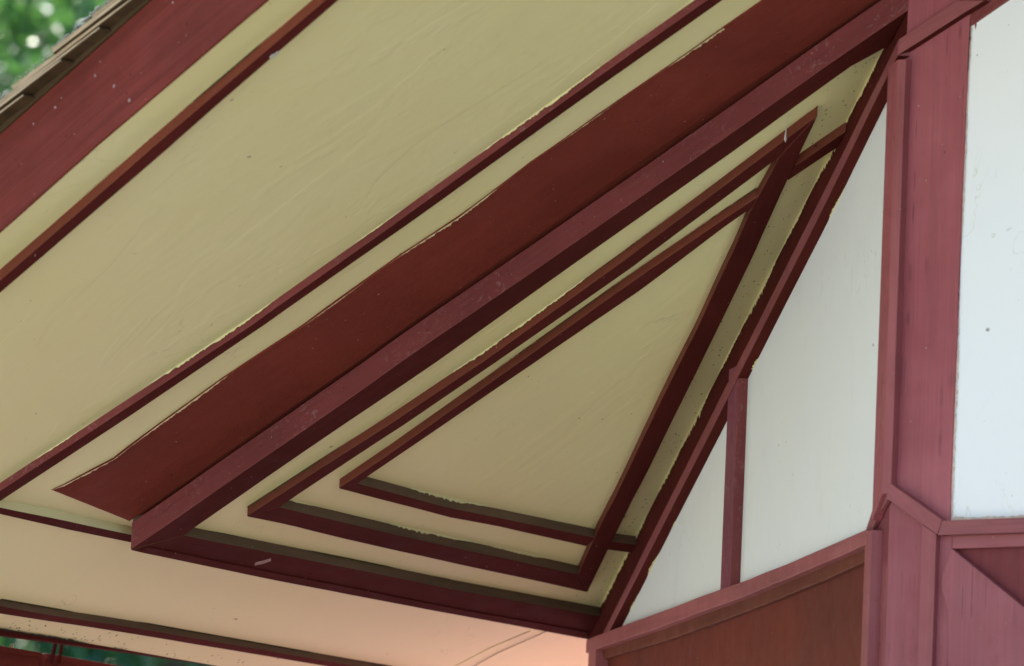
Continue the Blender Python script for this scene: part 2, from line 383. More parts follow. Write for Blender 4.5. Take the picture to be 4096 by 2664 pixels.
# battens of the boxed triangle
def batten(l1, l2, h, ht, mat, name='batten', **k):
    return board(name, strip([onP(*q, h) for q in l1], [onP(*q, h) for q in l2]), up_*ht, mat, **k)
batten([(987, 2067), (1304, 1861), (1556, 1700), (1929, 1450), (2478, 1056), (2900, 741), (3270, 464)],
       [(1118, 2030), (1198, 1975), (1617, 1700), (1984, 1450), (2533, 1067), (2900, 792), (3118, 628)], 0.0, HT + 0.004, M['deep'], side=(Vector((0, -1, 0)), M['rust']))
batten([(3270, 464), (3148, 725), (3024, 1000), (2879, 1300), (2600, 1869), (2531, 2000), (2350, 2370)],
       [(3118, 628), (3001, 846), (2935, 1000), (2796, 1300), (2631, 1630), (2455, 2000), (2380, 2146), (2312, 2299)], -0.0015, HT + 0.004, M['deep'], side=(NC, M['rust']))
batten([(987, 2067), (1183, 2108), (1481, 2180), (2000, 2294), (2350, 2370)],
       [(1118, 2030), (1550, 2132), (2000, 2230), (2312, 2299)], 0.0, HT + 0.002, M['deep'], side=(Vector((1, 0, 0)), M['brown_side']))
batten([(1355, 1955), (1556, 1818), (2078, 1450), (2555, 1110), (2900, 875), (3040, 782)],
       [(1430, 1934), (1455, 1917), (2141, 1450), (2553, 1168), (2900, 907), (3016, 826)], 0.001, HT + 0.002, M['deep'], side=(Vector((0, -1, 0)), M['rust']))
batten([(1430, 1934), (1800, 2033), (2000, 2073), (2385, 2152)], [(1355, 1955), (1800, 2071), (2000, 2108), (2345, 2186)], 0.001, HT, M['deep'], side=(Vector((1, 0, 0)), M['brown_side']))
batten([(2440, 2166), (2549, 2180)], [(2428, 2200), (2532, 2213)], 0.001, HT, M['deep'], side=(Vector((1, 0, 0)), M['brown_side']))
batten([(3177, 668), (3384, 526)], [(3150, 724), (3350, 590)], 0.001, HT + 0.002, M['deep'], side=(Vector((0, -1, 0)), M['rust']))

# ------------------------------------------------------------------ battens on the outer soffit
b1o = [(0, 1124), (600, 600), (1000, 259), (1303, 0)]; b1i = [(0, 1171), (665, 600), (1000, 306), (1359, 0)]
h1 = HS - 0.027
board('batten', strip(ext_line([onP(*q, h1) for q in b1o], 1.1, 3.0), ext_line([onP(*q, h1) for q in b1i], 1.1, 3.0)), up_*0.03, M['deep'], side=(Vector((0, -1, 0)), M['rust']), label='long maroon batten nearest the roof edge')
b2o = [(0, 1965), (282, 1780), (1000, 1306), (1573, 900), (2400, 303), (2820, 0)]; b2i = [(0, 2006), (529, 1659), (1059, 1300), (1629, 900), (2400, 347), (2884, 0)]
h2 = HS - 0.021
board('batten', strip(ext_line([onP(*q, h2) for q in b2o], 0.12, 3.0), ext_line([onP(*q, h2) for q in b2i], 0.12, 3.0)), up_*0.024, M['deep'], side=(Vector((0, -1, 0)), M['lip']), label='long maroon batten beside the wide flat board')
# battens of the eave soffit
e3a = [(0, 2030), (260, 2083), (526, 2140)]; e3b = [(0, 2058), (260, 2117), (526, 2171)]
board('batten', strip(ext_line([onP(*q, h2) for q in e3a], 0.08, 2.6), ext_line([onP(*q, h2) for q in e3b], 0.08, 2.6)), up_*0.024, M['deep'], side=(Vector((1, 0, 0)), M['cream_edge']))
e4a = [(0, 2425), (270, 2472), (500, 2506), (1550, 2690)]; e4b = [(0, 2455), (500, 2532), (900, 2598), (1340, 2672)]
h4 = HS - 0.018
board('batten', strip(ext_line([onP(*q, h4) for q in e4a], 0.4, 4.2), ext_line([onP(*q, h4) for q in e4b], 0.4, 4.4)), up_*0.022, M['deep'], side=(Vector((1, 0, 0)), M['brown_side']), label='straight maroon batten along the eave')

# ------------------------------------------------------------------ rake fascia and shingles
nR = Vector((-KR, -1, 0)).normalized()         # outward normal of the rake
def onR(px, py, off=0.0): return hit(px, py, nR, Vector((RK0.x, RK0.y, 0)) + nR*off)
lo = ext_line([onR(0, 915), onR(310, 640), onR(680, 322), onR(1070, -8)], 1.4, 3.2)
hi = ext_line([onR(0, 521), onR(112, 435), onR(302, 268), onR(450, 128), onR(591, 0)], 1.4, 3.4)
for q in lo: q.z -= 0.004
rf = board('fascia_board', strip(lo, hi), nR*-0.008, M['rake'], label='wide grainy maroon board along the sloping roof edge', wave=0.0012)
rdir = (hi[2] - hi[0]).normalized()
rdir = Vector((1, -KR, SL)).normalized()
deckn = rdir.cross(Vector((0, 1, 0))).normalized()
if deckn.z < 0: deckn = -deckn
E_, L_, OVH = 0.136, 0.43, 0.042
inward = (-nR)
base_pt = onR(302, 262)
shm = None
def shingle_mesh(wd):
    # local axes: x up-slope, y inward, z deck normal
    hb, tb, tt = 0.032, 0.016, 0.007
    v = []
    for y in (0, wd):
        v += [(0, y, hb), (0, y, hb + tb), (L_, y, tt), (L_, y, 0)]
    f = [(0, 1, 2, 3), (7, 6, 5, 4), (0, 4, 5, 1), (1, 5, 6, 2), (2, 6, 7, 3), (3, 7, 4, 0)]
    me = bpy.data.meshes.new('shingle'); me.from_pydata(v, [], f); me.materials.append(M['shingle']); me.update()
    bm = bmesh.new(); bm.from_mesh(me); bmesh.ops.recalc_face_normals(bm, faces=bm.faces)
    me.materials.append(M['shingle_edge'])
    for f in bm.faces:
        if f.normal.y < -0.9: f.material_index = 1
    bmesh.ops.bevel(bm, geom=[e for e in bm.edges], offset=0.0018, segments=2, affect='EDGES'); bm.to_mesh(me); bm.free()
    return me
inw = (inward - rdir*inward.dot(rdir)).normalized(); dk = rdir.cross(inw).normalized()
if dk.z < 0: dk = -dk
wds = [shingle_mesh(w) for w in (0.16, 0.13, 0.19)]
for k in range(-11, 16):
    tip = base_pt + rdir*(k*E_) + nR*(OVH + random.uniform(-0.006, 0.006))
    o = tip - rdir*(L_ + random.uniform(-0.008, 0.008)) + dk*random.uniform(-0.0008, 0.0008)
    ob = bpy.data.objects.new('shingle', wds[k % 3]); COL.objects.link(ob); ob.parent = house
    ob.matrix_world = Matrix(((rdir.x, inw.x, dk.x, o.x), (rdir.y, inw.y, dk.y, o.y), (rdir.z, inw.z, dk.z, o.z), (0, 0, 0, 1)))
# roof deck (left and right slopes)
def slab(name, pts, th, mat, label=None):
    return board(name, pts, Vector((0, 0, 1))*th, mat, wave=0, bev=0, label=label)
dh = (hi[2].z - roofz(hi[2].x))
slab('roof', [P(XE - 0.02, rake_y(XE) - 0.005, dh - 0.002), P(XR, rake_y(XR) - 0.005, dh - 0.002), P(XR, 8.6, dh - 0.002), P(XE - 0.02, 8.6, dh - 0.002)], 0.03, M['shingle'], 'brown shingled roof slope over the cream soffit')
def PR(x, y, h): return Vector((x, y, ZA + SL*(2*XR - x) + h))
slab('roof', [PR(XR, rake_y(XR), HS), PR(2*XR - XE, rake_y(XE), HS), PR(2*XR - XE, 8.6, HS), PR(XR, 8.6, HS)], dh - HS, M['shingle'])

# lichen along the top of the shingles
lv, lf = [], []
for i in range(5200):
    u = random.uniform(-1.3, 1.9); q = base_pt + rdir*u + nR*(OVH - abs(random.gauss(0, 0.025))) + dk*0.047
    dens = 0.5 + 0.5*math.sin(u*13.0)*math.sin(u*5.1 + 1)
    if random.random() > dens + 0.25: continue
    r = random.uniform(0.0012, 0.0036)*(0.5 + dens)
    s = len(lv); 
    for a in range(6):
        th = a*math.pi/3 + random.random()*0.4; lv.append(q + rdir*math.cos(th)*r*random.uniform(0.7, 1.3) + inw*math.sin(th)*r)
    lv.append(q + dk*r*random.uniform(0.6, 1.6)); lv.append(q - dk*r*0.5)
    for a in range(6):
        lf.append((s + a, s + (a+1) % 6, s + 6)); lf.append((s + (a+1) % 6, s + a, s + 7))
mesh_obj('lichen', lv, lf, M['lichen'], house, kind='stuff', label='pale crusty lichen along the top of the shingles')

# ------------------------------------------------------------------ eave fascia, gutter and hangers
def onE(px, py, x=-2.7155): return onX(px, py, x)
ft = ext_line([onE(0, 2516), onE(210, 2549), onE(500, 2600), onE(849, 2656)], 0.5, 4.0)
fb = ext_line([onE(0, 2541), onE(210, 2568), onE(500, 2606), onE(849, 2661)], 0.5, 4.0)
for q in ft: q.z += 0.03
board('fascia_board', strip(ft, fb), Vector((-0.03, 0, 0)), M['deep'], label='narrow maroon board along the eave')
gx = -2.86
gt = [onX(0, 2584, gx), onX(158, 2612, gx)]
def gutter_piece(p0, p1, name='gutter_length'):
    dn = Vector((0, 0, -0.013)); dn2 = Vector((0, 0, -0.13))
    ob = board(name, [p0, p1, p1 + dn2, p0 + dn2], Vector((-0.10, 0, 0)), M['red'], wave=0.0005)
    board('rim', [p0 + Vector((0.008, 0, 0)), p1 + Vector((0.008, 0, 0)), p1 + dn + Vector((0.008, 0, 0)), p0 + dn + Vector((0.008, 0, 0))], Vector((-0.0075, 0, 0)), M['red'], parent=ob, wave=0.0004, bev=0.001)
    return ob
d_ = (onX(462, 2661, gx) - onX(0, 2584, gx)).normalized()
d_ = Vector((0, 1, d_.z/d_.y)).normalized() if abs(d_.y) > 1e-6 else d_
g0 = onX(0, 2584, gx) - d_*0.7
ln1 = (onX(160, 2611, gx) - g0).length; ln2 = (onX(180, 2612, gx) - g0).length
gutter_piece(g0, g0 + d_*ln1); gutter_piece(g0 + d_*ln2, g0 + d_*(ln2 + 6.5))
for (x0, x1, w) in ((223, 203, 10), (248, 235, 9)):
    a = onX(x0, 2560, gx + 0.02); b = onX(x1, 2656, gx + 0.02); a2 = onX(x0 + w, 2560, gx + 0.02); b2 = onX(x1 + w, 2654, gx + 0.02)
    board('hanger', [a, a2, b2, b], Vector((-0.006, 0, 0)), M['deep'], wave=0, bev=0.001)
tube('wire', [onX(281, 2576, gx + 0.03), onX(262, 2598, gx + 0.03), onX(247, 2618, gx + 0.03)], 0.0008, M['gap'])
yl = [onX(46, 2594, gx - 0.02), onX(45, 2586, gx - 0.02), onX(50, 2572, gx - 0.02), onX(53, 2584, gx - 0.02), onX(51, 2595, gx - 0.02)]
o = board('dry_leaf', yl, Vector((-0.001, 0.0, 0)), M['yellow_leaf'], parent=None, wave=0, bev=0)
o['label'] = 'small yellow dry leaf standing up on the gutter'; o['category'] = 'leaf'

# cables clipped to the eave soffit
tube('cable', [onP(2185, 2525, HS - 0.004), onP(2080, 2572, HS - 0.004), onP(1990, 2612, HS - 0.004), onP(1890, 2668, HS - 0.004), onP(1700, 2775, HS - 0.004)], 0.0012, M['cable'])
tube('cable', [onP(2120, 2524, HS - 0.001), onP(1960, 2592, HS - 0.001), onP(1825, 2662, HS - 0.001), onP(1700, 2740, HS - 0.001)], 0.0014, M['cream_edge'])

# ------------------------------------------------------------------ angled wall
ZB = 3.176; ZBT = 3.213
def chpoly(pts, off): return [Cp(t, z, off) for t, z in pts]
def chtop(t, h): return roofz((EC*t).x, h)
T0 = 2.96
board('wall', chpoly([(0.02, ZB - 0.02), (T0, ZB - 0.02), (T0, chtop(T0, 0.0)), (0.02, chtop(0.02, 0.02))], -0.004), NC*-0.12, M['white2'], wave=0, bev=0, label='off-white plaster of the angled wall, tapering to the left', long_dir=up_)
board('trim_board', chpoly([(0.0, chtop(0, 0.06)), (LC, chtop(LC, 0.06)), (LC - 0.02, chtop(LC, -0.12)), (0.0, chtop(0, -0.12))], 0.0), NC*-0.003, M['deep'], wave=0.0008, bev=0.0005)
mt = [(3594, 157), (3525, 300), (3288, 780), (3027, 1300), (2890, 1570), (2626, 2100), (2412, 2530), (2385, 2583)]
mb = [(3590, 221), (3480, 445), (3318, 780), (3055, 1300), (2915, 1583), (2652, 2100), (2440, 2519), (2412, 2575)]
TP = 0.024
slp = (Cp(0, chtop(0, 0)) - Cp(LC, chtop(LC, 0))).normalized(); SDN = NC.cross(slp)
if SDN.z > 0: SDN = -SDN
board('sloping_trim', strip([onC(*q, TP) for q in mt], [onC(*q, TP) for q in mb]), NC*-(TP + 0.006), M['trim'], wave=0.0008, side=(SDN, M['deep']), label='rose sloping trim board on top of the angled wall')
# level trim
bt = [(2381, 2545), (2465, 2512), (3000, 2315), (3200, 2233), (3465, 2117)]
bb = [(2376, 2600), (2410, 2587), (2700, 2487), (3000, 2377), (3200, 2292), (3463, 2178)]
btl = [onC(*q, 0.030) for q in bt]; bbl = [onC(*q, 0.030) for q in bb]
btl[0] = Cp(2.905, btl[1].z, 0.030); bbl[0] = Cp(2.905, bbl[1].z, 0.030)
rail1 = board('level_trim', strip(btl, bbl), NC*-0.036, M['trim'], wave=0.0008, label='rose level trim board under the angled white wall')
rt = [(2400, 2575), (3000, 2365), (3470, 2160)]; rb = [(2416, 2635), (2700, 2550), (3000, 2440), (3300, 2320), (3470, 2240)]
board('rail', strip([onC(*q, 0.008) for q in rt], [onC(*q, 0.008) for q in rb]), NC*-0.02, M['rust'], wave=0.0006)
board('panel', chpoly([(0.03, 0.6), (2.93, 0.6), (2.93, 3.17), (0.03, 3.17)], -0.008), NC*-0.11, M['panel'], wave=0, bev=0, label='russet painted panel below the angled wall', long_dir=up_)
def chbox(name, t0, t1, z0, z1, o0, o1, mat, **k):
    return board(name, [Cp(t0, z0, o0), Cp(t1, z0, o0), Cp(t1, z1, o0), Cp(t0, z1, o0)], NC*(o1 - o0), mat, long_dir=up_, **k)
def t_of(px, py, off):
    q = onC(px, py, off) - NC*off; return q.dot(EC)
chbox('stile', t_of(3476, 2400, 0.028), t_of(3451, 2400, 0.028), 0.2, ZB + 0.02, 0.028, -0.01, M['trim'], wave=0.0006)
chbox('stile', t_of(2381, 2650, 0.028), t_of(2352, 2650, 0.028), 0.2, ZB - 0.001, 0.028, -0.01, M['trim'], wave=0.0006)
chbox('stile', t_of(3474.5, 2400, 0.026) - 0.0008, t_of(3474.5, 2400, 0.026) + 0.001, 0.2, ZB - 0.002, 0.026, 0.0, M['magenta'], wave=0, bev=0)
# mullion
m0, m1 = t_of(2957, 1800, 0.022), t_of(2908, 1800, 0.022)
m0 = t_of(2949, 1600, 0.022); m1 = t_of(2911, 1600, 0.022)
mz = onC(2950, 1560, 0.022).z
chbox('mullion', m0, m1, ZBT - 0.03, chtop(m0, -0.105), 0.022, -0.006, M['magenta'], wave=0.0008, side=(-EC, M['lip']), label='slim plum upright dividing the angled white wall')
# backing trim at the foot of the sloping trim and the corner of the side wall
board('side_wall', [Vector((-2.13, 2.03, 0)), Vector((-2.13, 8, 0)), Vector((-2.13, 8, roofz(-2.13, 0.08))), Vector((-2.13, 2.03, roofz(-2.13, 0.08)))], Vector((0.12, 0, 0)), M['salmon'], wave=0, bev=0)
board('side_wall', [Vector((-2.15, 1.99, 0)), Vector((-2.13, 2.6, 0)), Vector((-2.13, 2.6, 3.1)), Vector((-2.15, 1.99, 3.1))], Vector((0.1, 0, 0)), M['salmon'], wave=0, bev=0)

# ------------------------------------------------------------------ gable wall
def fbox(name, x0, x1, z0, z1, y0, y1, mat, **k):
    return board(name, [Vector((x0, y0, z0)), Vector((x1, y0, z0)), Vector((x1, y0, z1)), Vector((x0, y0, z1))], Vector((0, y1 - y0, 0)), mat, long_dir=k.pop('ld', up_), **k)
board('wall', [Vector((0.05, 0.004, 3.15)), Vector((5.95, 0.004, 3.15)), Vector((5.95, 0.004, roofz(0.05, 0.05))), Vector((3.0, 0.004, roofz(3.0, 0.09))), Vector((0.05, 0.004, roofz(0.05, 0.05)))], Vector((0, 0.12, 0)), M['white'], wave=0, bev=0, label='white plaster wall right of the corner post', long_dir=up_)
# frieze above the sloping trim
board('gable_board', [Vector((0.0, 0.0, roofz(0, -0.14))), Vector((3.0, 0.0, roofz(3, -0.14))), Vector((3.0, 0.0, roofz(3, 0.072))), Vector((0.0, 0.0, roofz(0, 0.072)))], Vector((0, 0.03, 0)), M['lip'], wave=0)
# post
pr = [onF(*q, -0.002) for q in [(3884, -40), (3880, 65), (3847, 780), (3808, 1800), (3800, 2100)]]
pl = [Vector((0.0, -0.002, q.z)) for q in pr]
pl[-1].z = onF(3557, 1960, -0.002).z
board('corner_post', strip(pr, pl), Vector((0, 0.03, 0)), M['post'], wave=0.0015, label='wide rose upper corner board beside the white wall', long_dir=up_)
chbox('corner_post', 0.0, 0.10, 3.1, roofz(0, -0.12), 0.001, -0.02, M['post'], wave=0)
# sloping trim on the gable wall
st = ext_line([onF(3594, 157, -TP), onF(3825, 0, -TP)], 0, 3.0); sb = ext_line([onF(3590, 221, -TP), onF(3941, 0, -TP)], 0, 3.0)
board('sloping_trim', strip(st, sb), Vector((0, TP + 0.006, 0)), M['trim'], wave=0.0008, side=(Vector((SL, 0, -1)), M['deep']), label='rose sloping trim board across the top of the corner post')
# corner stile, two faces
kx = onF(3552, 1300, -0.028)
zt = onF(3590, 224, -0.028).z
xk = onF(3550.5, 1300, -0.028).x; xk2 = onF(3580, 1300, -0.028).x
fbox('corner_stile', xk, xk2 + 0.004, onF(3543, 1975, -0.028).z, roofz(xk, -0.115), -0.028, 0.0, M['trim'], wave=0.0008)
tk = (Vector((xk, -0.028, 0))).dot(EC); ok = (Vector((xk, -0.028, 0))).dot(NC)
tl = t_of(3515, 1300, ok)
board('corner_stile', [Cp(tk, onF(3543, 1975, -0.028).z, ok), Cp(tl, onC(3480, 2085, ok).z, ok), Cp(tl, chtop(tl, -0.10), ok), Cp(tk, roofz(xk, -0.115), ok)], NC*-(ok - 0.002), M['post'], wave=0.0008, long_dir=up_)
# gabled cap over the lower post
yf = -0.032
capU = [onF(3557, 1930, yf), onF(3769, 2080, yf)]; capL = [onF(3543, 1992, yf), onF(3748, 2138, yf)]
board('cap_trim', strip(capU, capL), Vector((0, 0.036, 0)), M['trim'], wave=0.0006, label='rose gabled cap trim over the lower corner post')
kk = onF(3557, 1930, yf); okc = kk.dot(NC)
cu = [Cp(kk.dot(EC), kk.z, okc), onC(3492, 2030, okc), onC(3463, 2117, okc)]
kl = onF(3543, 1992, yf)
cl = [Cp(kl.dot(EC), kl.z, okc), onC(3512, 2060, okc), onC(3484, 2128, okc), onC(3466, 2170, okc)]
board('cap_trim', strip(cu, cl), NC*-(okc - 0.002), M['trim'], wave=0.0004)
# level trim to the right
board('level_trim', [onF(3769, 2082, yf), Vector((5.9, yf, onF(4096, 2079, yf).z)), Vector((5.9, yf, onF(4096, 2138, yf).z)), onF(3749, 2141, yf)], Vector((0, 0.038, 0)), M['trim'], wave=0.0006, step=0.05, label='rose level trim board under the white front wall')
# lower post faces
xq = onF(3700, 2400, -0.001).x; zq = onF(3700, 2080, -0.001).z
board('lower_post', [Vector((0, -0.001, 0)), Vector((xq, -0.001, 0)), Vector((xq, -0.001, zq)), Vector((0, -0.001, kl.z + 0.02))], Vector((0, 0.03, 0)), M['post'], wave=0, long_dir=up_, label='rose lower corner post with fine vertical cracks')
tq = t_of(3504, 2400, 0.001)
board('lower_post', [Cp(0, 0, 0.001), Cp(tq, 0, 0.001), Cp(tq, onC(3500, 2105, 0.001).z, 0.001), Cp(0, kl.z + 0.02, 0.001)], NC*-0.03, M['trim'], wave=0, long_dir=up_)
se = [onF(3688, 2096, -0.028), onF(3745, 2135, -0.028), onF(3735, 2664, -0.028), onF(3682, 2664, -0.028)]
zb = 0.1
board('stile', [Vector((se[0].x, -0.028, se[0].z)), Vector((se[1].x, -0.028, se[1].z)), Vector((se[2].x, -0.028, zb)), Vector((se[3].x, -0.028, zb))], Vector((0, 0.03, 0)), M['trim'], wave=0.0008, long_dir=up_)
gxl, gxr = onF(3735, 2400, -0.011).x, onF(3800, 2400, -0.011).x
fbox('stile', gxl, gxr, 0.1, onF(3760, 2150, -0.011).z + 0.01, -0.011, 0.02, M['post'], wave=0.0006)
zr0, zr1 = onF(3900, 2192, -0.012).z, onF(3900, 2146, -0.012).z
fbox('rail', gxr + 0.0005, 5.9, zr0, zr1 + 0.01, -0.012, 0.02, M['trim'], wave=0, ld=Vector((1, 0, 0)))
fbox('panel', gxr - 0.02, 5.9, 0.1, zr1, 0.004, 0.06, M['redpanel'], wave=0, bev=0, label='dark maroon recessed panel at the lower right')
hb = [(3804, 2196), (3790, 2240), (3772, 2282), (3764, 2330), (3767, 2370), (3778, 2405), (3791, 2450), (3792, 2560), (3790, 2664)]
hp = [onF(*q, -0.018) for q in hb]; hp.append(Vector((hp[-1].x - 0.0, -0.018, 0.3)))
dg = onF(4096, 2431, -0.018); d0 = onF(3809, 2196, -0.018); dv = (dg - d0)
hp = [d0] + hp + [Vector((d0.x + dv.x*3, -0.018, 0.3)), d0 + dv*3]
board('diagonal_board', hp, Vector((0, 0.0205, 0)), M['post'], wave=0.0004, label='rose board with a diagonal top edge over the dark panel', long_dir=up_)
# rest of the house body, out of the picture
for pts in ([(5.95, 0), (8.2, 2.05)], [(8.2, 2.05), (8.2, 8)], [(8.2, 8), (-2.1, 8)]):
    (x0, y0), (x1, y1) = pts
    zt0 = min(roofz(x0), ZA + SL*(2*XR - x0)) + 0.05; zt1 = min(roofz(x1), ZA + SL*(2*XR - x1)) + 0.05
    d = Vector((y1 - y0, -(x1 - x0), 0)).normalized()
    board('wall', [Vector((x0, y0, 0)), Vector((x1, y1, 0)), Vector((x1, y1, zt1)), Vector((x0, y0, zt0))], d*-0.12, M['white2'], wave=0, bev=0)

# ------------------------------------------------------------------ ragged paint lines, caulk, mould
dnp = Vector((0, 0, -1))
def mv(q, v): return Vector(q) + Vector(v)
# cream smeared over the wide board's upper edge
fringe('paint_edge', [mv(p, (0, 0, -0.0008)) for p in T[:-1]], Vector((0, 1, -mC)), (0, 0, -1), M['cream_edge'], 0.0005, 0.006, back=0.001, gapp=0.35, step=0.004, lift=0.0004, fr=11)
fringe('paint_edge', [mv(onP(*q, h2), (0, -0.0018, HS - h2)) for q in b2o], dnp, (0, -1, 0), M['cream_edge'], 0.001, 0.006, gapp=0.35, step=0.005)
fringe('paint_edge', [mv(onP(*q, h1), (0, -0.0018, HS - h1)) for q in b1o], dnp, (0, -1, 0), M['mould'], 0.001, 0.004, gapp=0.55, step=0.005)
# along the inner battens
bA = [(987, 2067), (1304, 1861), (1556, 1700), (1929, 1450), (2478, 1056), (2900, 741), (3240, 485)]
fringe('paint_edge', [mv(onP(*q, 0), (0, -0.0018, HT)) for q in bA], dnp, (0, -1, 0), M['cream_edge'], 0.001, 0.005, gapp=0.5, step=0.004, fr=6)
fringe('crack_line', [mv(onP(*q, 0), (0, -0.0012, HT)) for q in bA], dnp, (0, -1, 0), M['mould'], 0.001, 0.005, gapp=0.4, step=0.005, fr=4)
bB = [(1355, 1955), (1556, 1818), (2078, 1450), (2555, 1110), (2900, 875), (3030, 788)]
fringe('crack_line', [mv(onP(*q, 0), (0, -0.0012, HT)) for q in bB], dnp, (0, -1, 0), M['mould'], 0.001, 0.004, gapp=0.45, step=0.005, fr=5)
# beam on the level side, inner face
fringe('paint_edge', [mv(onP(*q, 0), (0.0015, 0, HT)) for q in inn2[:-1]], dnp, (1, 0, 0), M['mould'], 0.001, 0.004, gapp=0.4, step=0.005)
fringe('paint_edge', [mv(onP(*q, 0), (0.0015, 0, HT)) for q in [(1130, 2033), (1550, 2132), (2000, 2230), (2312, 2299)]], dnp, (1, 0, 0), M['cream_edge'], 0.001, 0.006, gapp=0.4, step=0.004)
fringe('paint_edge', [mv(onP(*q, 0), (0.0015, 0, HT)) for q in [(1435, 1935), (1800, 2033), (2000, 2073), (2375, 2150)]], dnp, (1, 0, 0), M['cream_edge'], 0.001, 0.006, gapp=0.35, step=0.004)
# soffit against the angled wall
fringe('paint_edge', [Cp(t, chtop(t, HT), 0.0012) for t in [0.15 + i*0.2 for i in range(15)]], dnp, NC, M['cream_edge'], 0.002, 0.016, gapp=0.05, step=0.004, fr=14)
# white wall against the sloping trim, level trim and mullion
wl = [onC(*q, -0.003) for q in [(3550, 385), (3364, 780), (3096, 1300), (3008, 1481)]]
fringe('paint_edge', wl, NC, Vector((0.5, -0.6, -0.9)), M['cream_edge'], 0.001, 0.006, gapp=0.3, step=0.004, fr=12)
wl = [onC(*q, -0.003) for q in [(2905, 1665), (2693, 2100), (2521, 2438), (2470, 2510)]]
fringe('paint_edge', wl, NC, Vector((0.5, -0.6, -0.9)), M['cream_edge'], 0.001, 0.006, gapp=0.3, step=0.004, fr=12)
# caulk and cracks between corner board and white wall
ce = [onF(*q, -0.0002) for q in [(3880, 70), (3847, 780), (3808, 1800), (3801, 2076)]]
fringe('caulk', [mv(p, (0.0015, 0, 0)) for p in ce], (1, 0, 0), (0, -1, 0), M['caulk'], 0.002, 0.006, gapp=0.1, step=0.005, lift=-0.003)
fringe('crack_line', [mv(p, (0.000, 0, 0)) for p in ce], (1, 0, 0), (0, -1, 0), M['gap'], 0.0006, 0.0035, gapp=0.5, step=0.005, lift=0.0005, fr=16)
fringe('caulk', [Vector((0.14 + 0.05*i, 0.003, onF(3900, 2076, 0.0).z)) for i in range(14)], (0, 0, 1), (0, -1, 0), M['caulk'], 0.003, 0.009, gapp=0.0, step=0.006, lift=0.001)
# dirt line under the eave battens and by the eave board
fringe('dirt_line', [mv(p, (0.002, 0, -0.031)) for p in ft[:-1]], Vector((1, 0, SL)), (0, 0, -1), M['gap'], 0.001, 0.008, gapp=0.2, step=0.004, lift=0.001, fr=15)
fringe('dirt_line', [mv(onP(*q, h4), (0.0018, 0, HS - h4)) for q in e4a], dnp, (1, 0, 0), M['mould'], 0.001, 0.004, gapp=0.3, step=0.005)
# small marks
def chip(pts, fn, d, mat=M['chip'], name='paint_chip'):
    return board(name, [fn(*q) for q in pts], d, mat, wave=0, bev=0)
chip([(1018, 2262), (1022, 2253), (1060, 2243), (1083, 2236), (1084, 2244), (1050, 2256)], lambda a, b: onP(a, b, -0.0026), up_*0.002)
chip([(3893, 82), (3903, 84), (3906, 96), (3902, 118), (3898, 100)], lambda a, b: onF(a, b, 0.0028), Vector((0, 0.001, 0)), M['trim'])
for (x, y, r) in ((380, 303, 7), (455, 345, 9), (516, 402, 10), (690, 10, 8), (220, 430, 7), (133, 495, 6), (400, 247, 4), (140, 1022, 7)):
    fn = (lambda a, b: onR(a, b, 0.0015)) if y < 700 else (lambda a, b: onP(a, b, h1 - 0.0015))
    pts = [(x + r*math.cos(a)*random.uniform(.3, .6), y + r*math.sin(a)*random.uniform(.5, .9)) for a in [i*math.pi/4 for i in range(8)]]
    chip(pts, fn, Vector((0, 0.001, 0.001)), name='paint_drip')
chip([(1078, 232), (1085, 222), (1098, 218), (1112, 206), (1116, 212), (1100, 226), (1086, 236)], lambda a, b: onP(a, b, h1 - 0.002), up_*0.002, M['cobweb'], 'plaster_crumb')
# painted-over nail heads
def nail(q, n, r, mat, i):
    n = Vector(n).normalized(); a = n.orthogonal().normalized(); b = n.cross(a); vs = []; K = 8
    for rr, hh in ((1.0, -0.0004), (0.8, 0.0007), (0.0001, 0.0010)):
        for k in range(K): vs.append(q + (a*math.cos(2*math.pi*k/K) + b*math.sin(2*math.pi*k/K))*r*rr + n*hh)
    fs = [(u*K + k, u*K + (k+1) % K, (u+1)*K + (k+1) % K, (u+1)*K + k) for u in (0, 1) for k in range(K)]
    mesh_obj('nail_head', vs, fs, mat, house, True)
for i in range(12):
    x = -2.05 + i*0.235
    for dy in (0.07, 0.24):
        y = -0.02 - dy - random.uniform(-0.012, 0.012); xx = x + random.uniform(-0.02, 0.02)
        nail(Vector((xx, y, ZA + SL*xx + 0.080 + mC*(-0.006 - y) - 0.0003)), (SL, -mC, -1), random.uniform(0.0025, 0.0035), M['red'], i)
    xx = x + random.uniform(-0.03, 0.03)
    nail(Vector((xx, -0.0016, ZA + SL*xx + 0.034)), (0, -1, 0), 0.0028, M['lip'], i)
for (px, py) in ((520, 300), (505, 372), (250, 470), (262, 545), (745, 95), (60, 640)):
    nail(onR(px, py, 0.0002), nR, 0.004, M['rake'], 0)
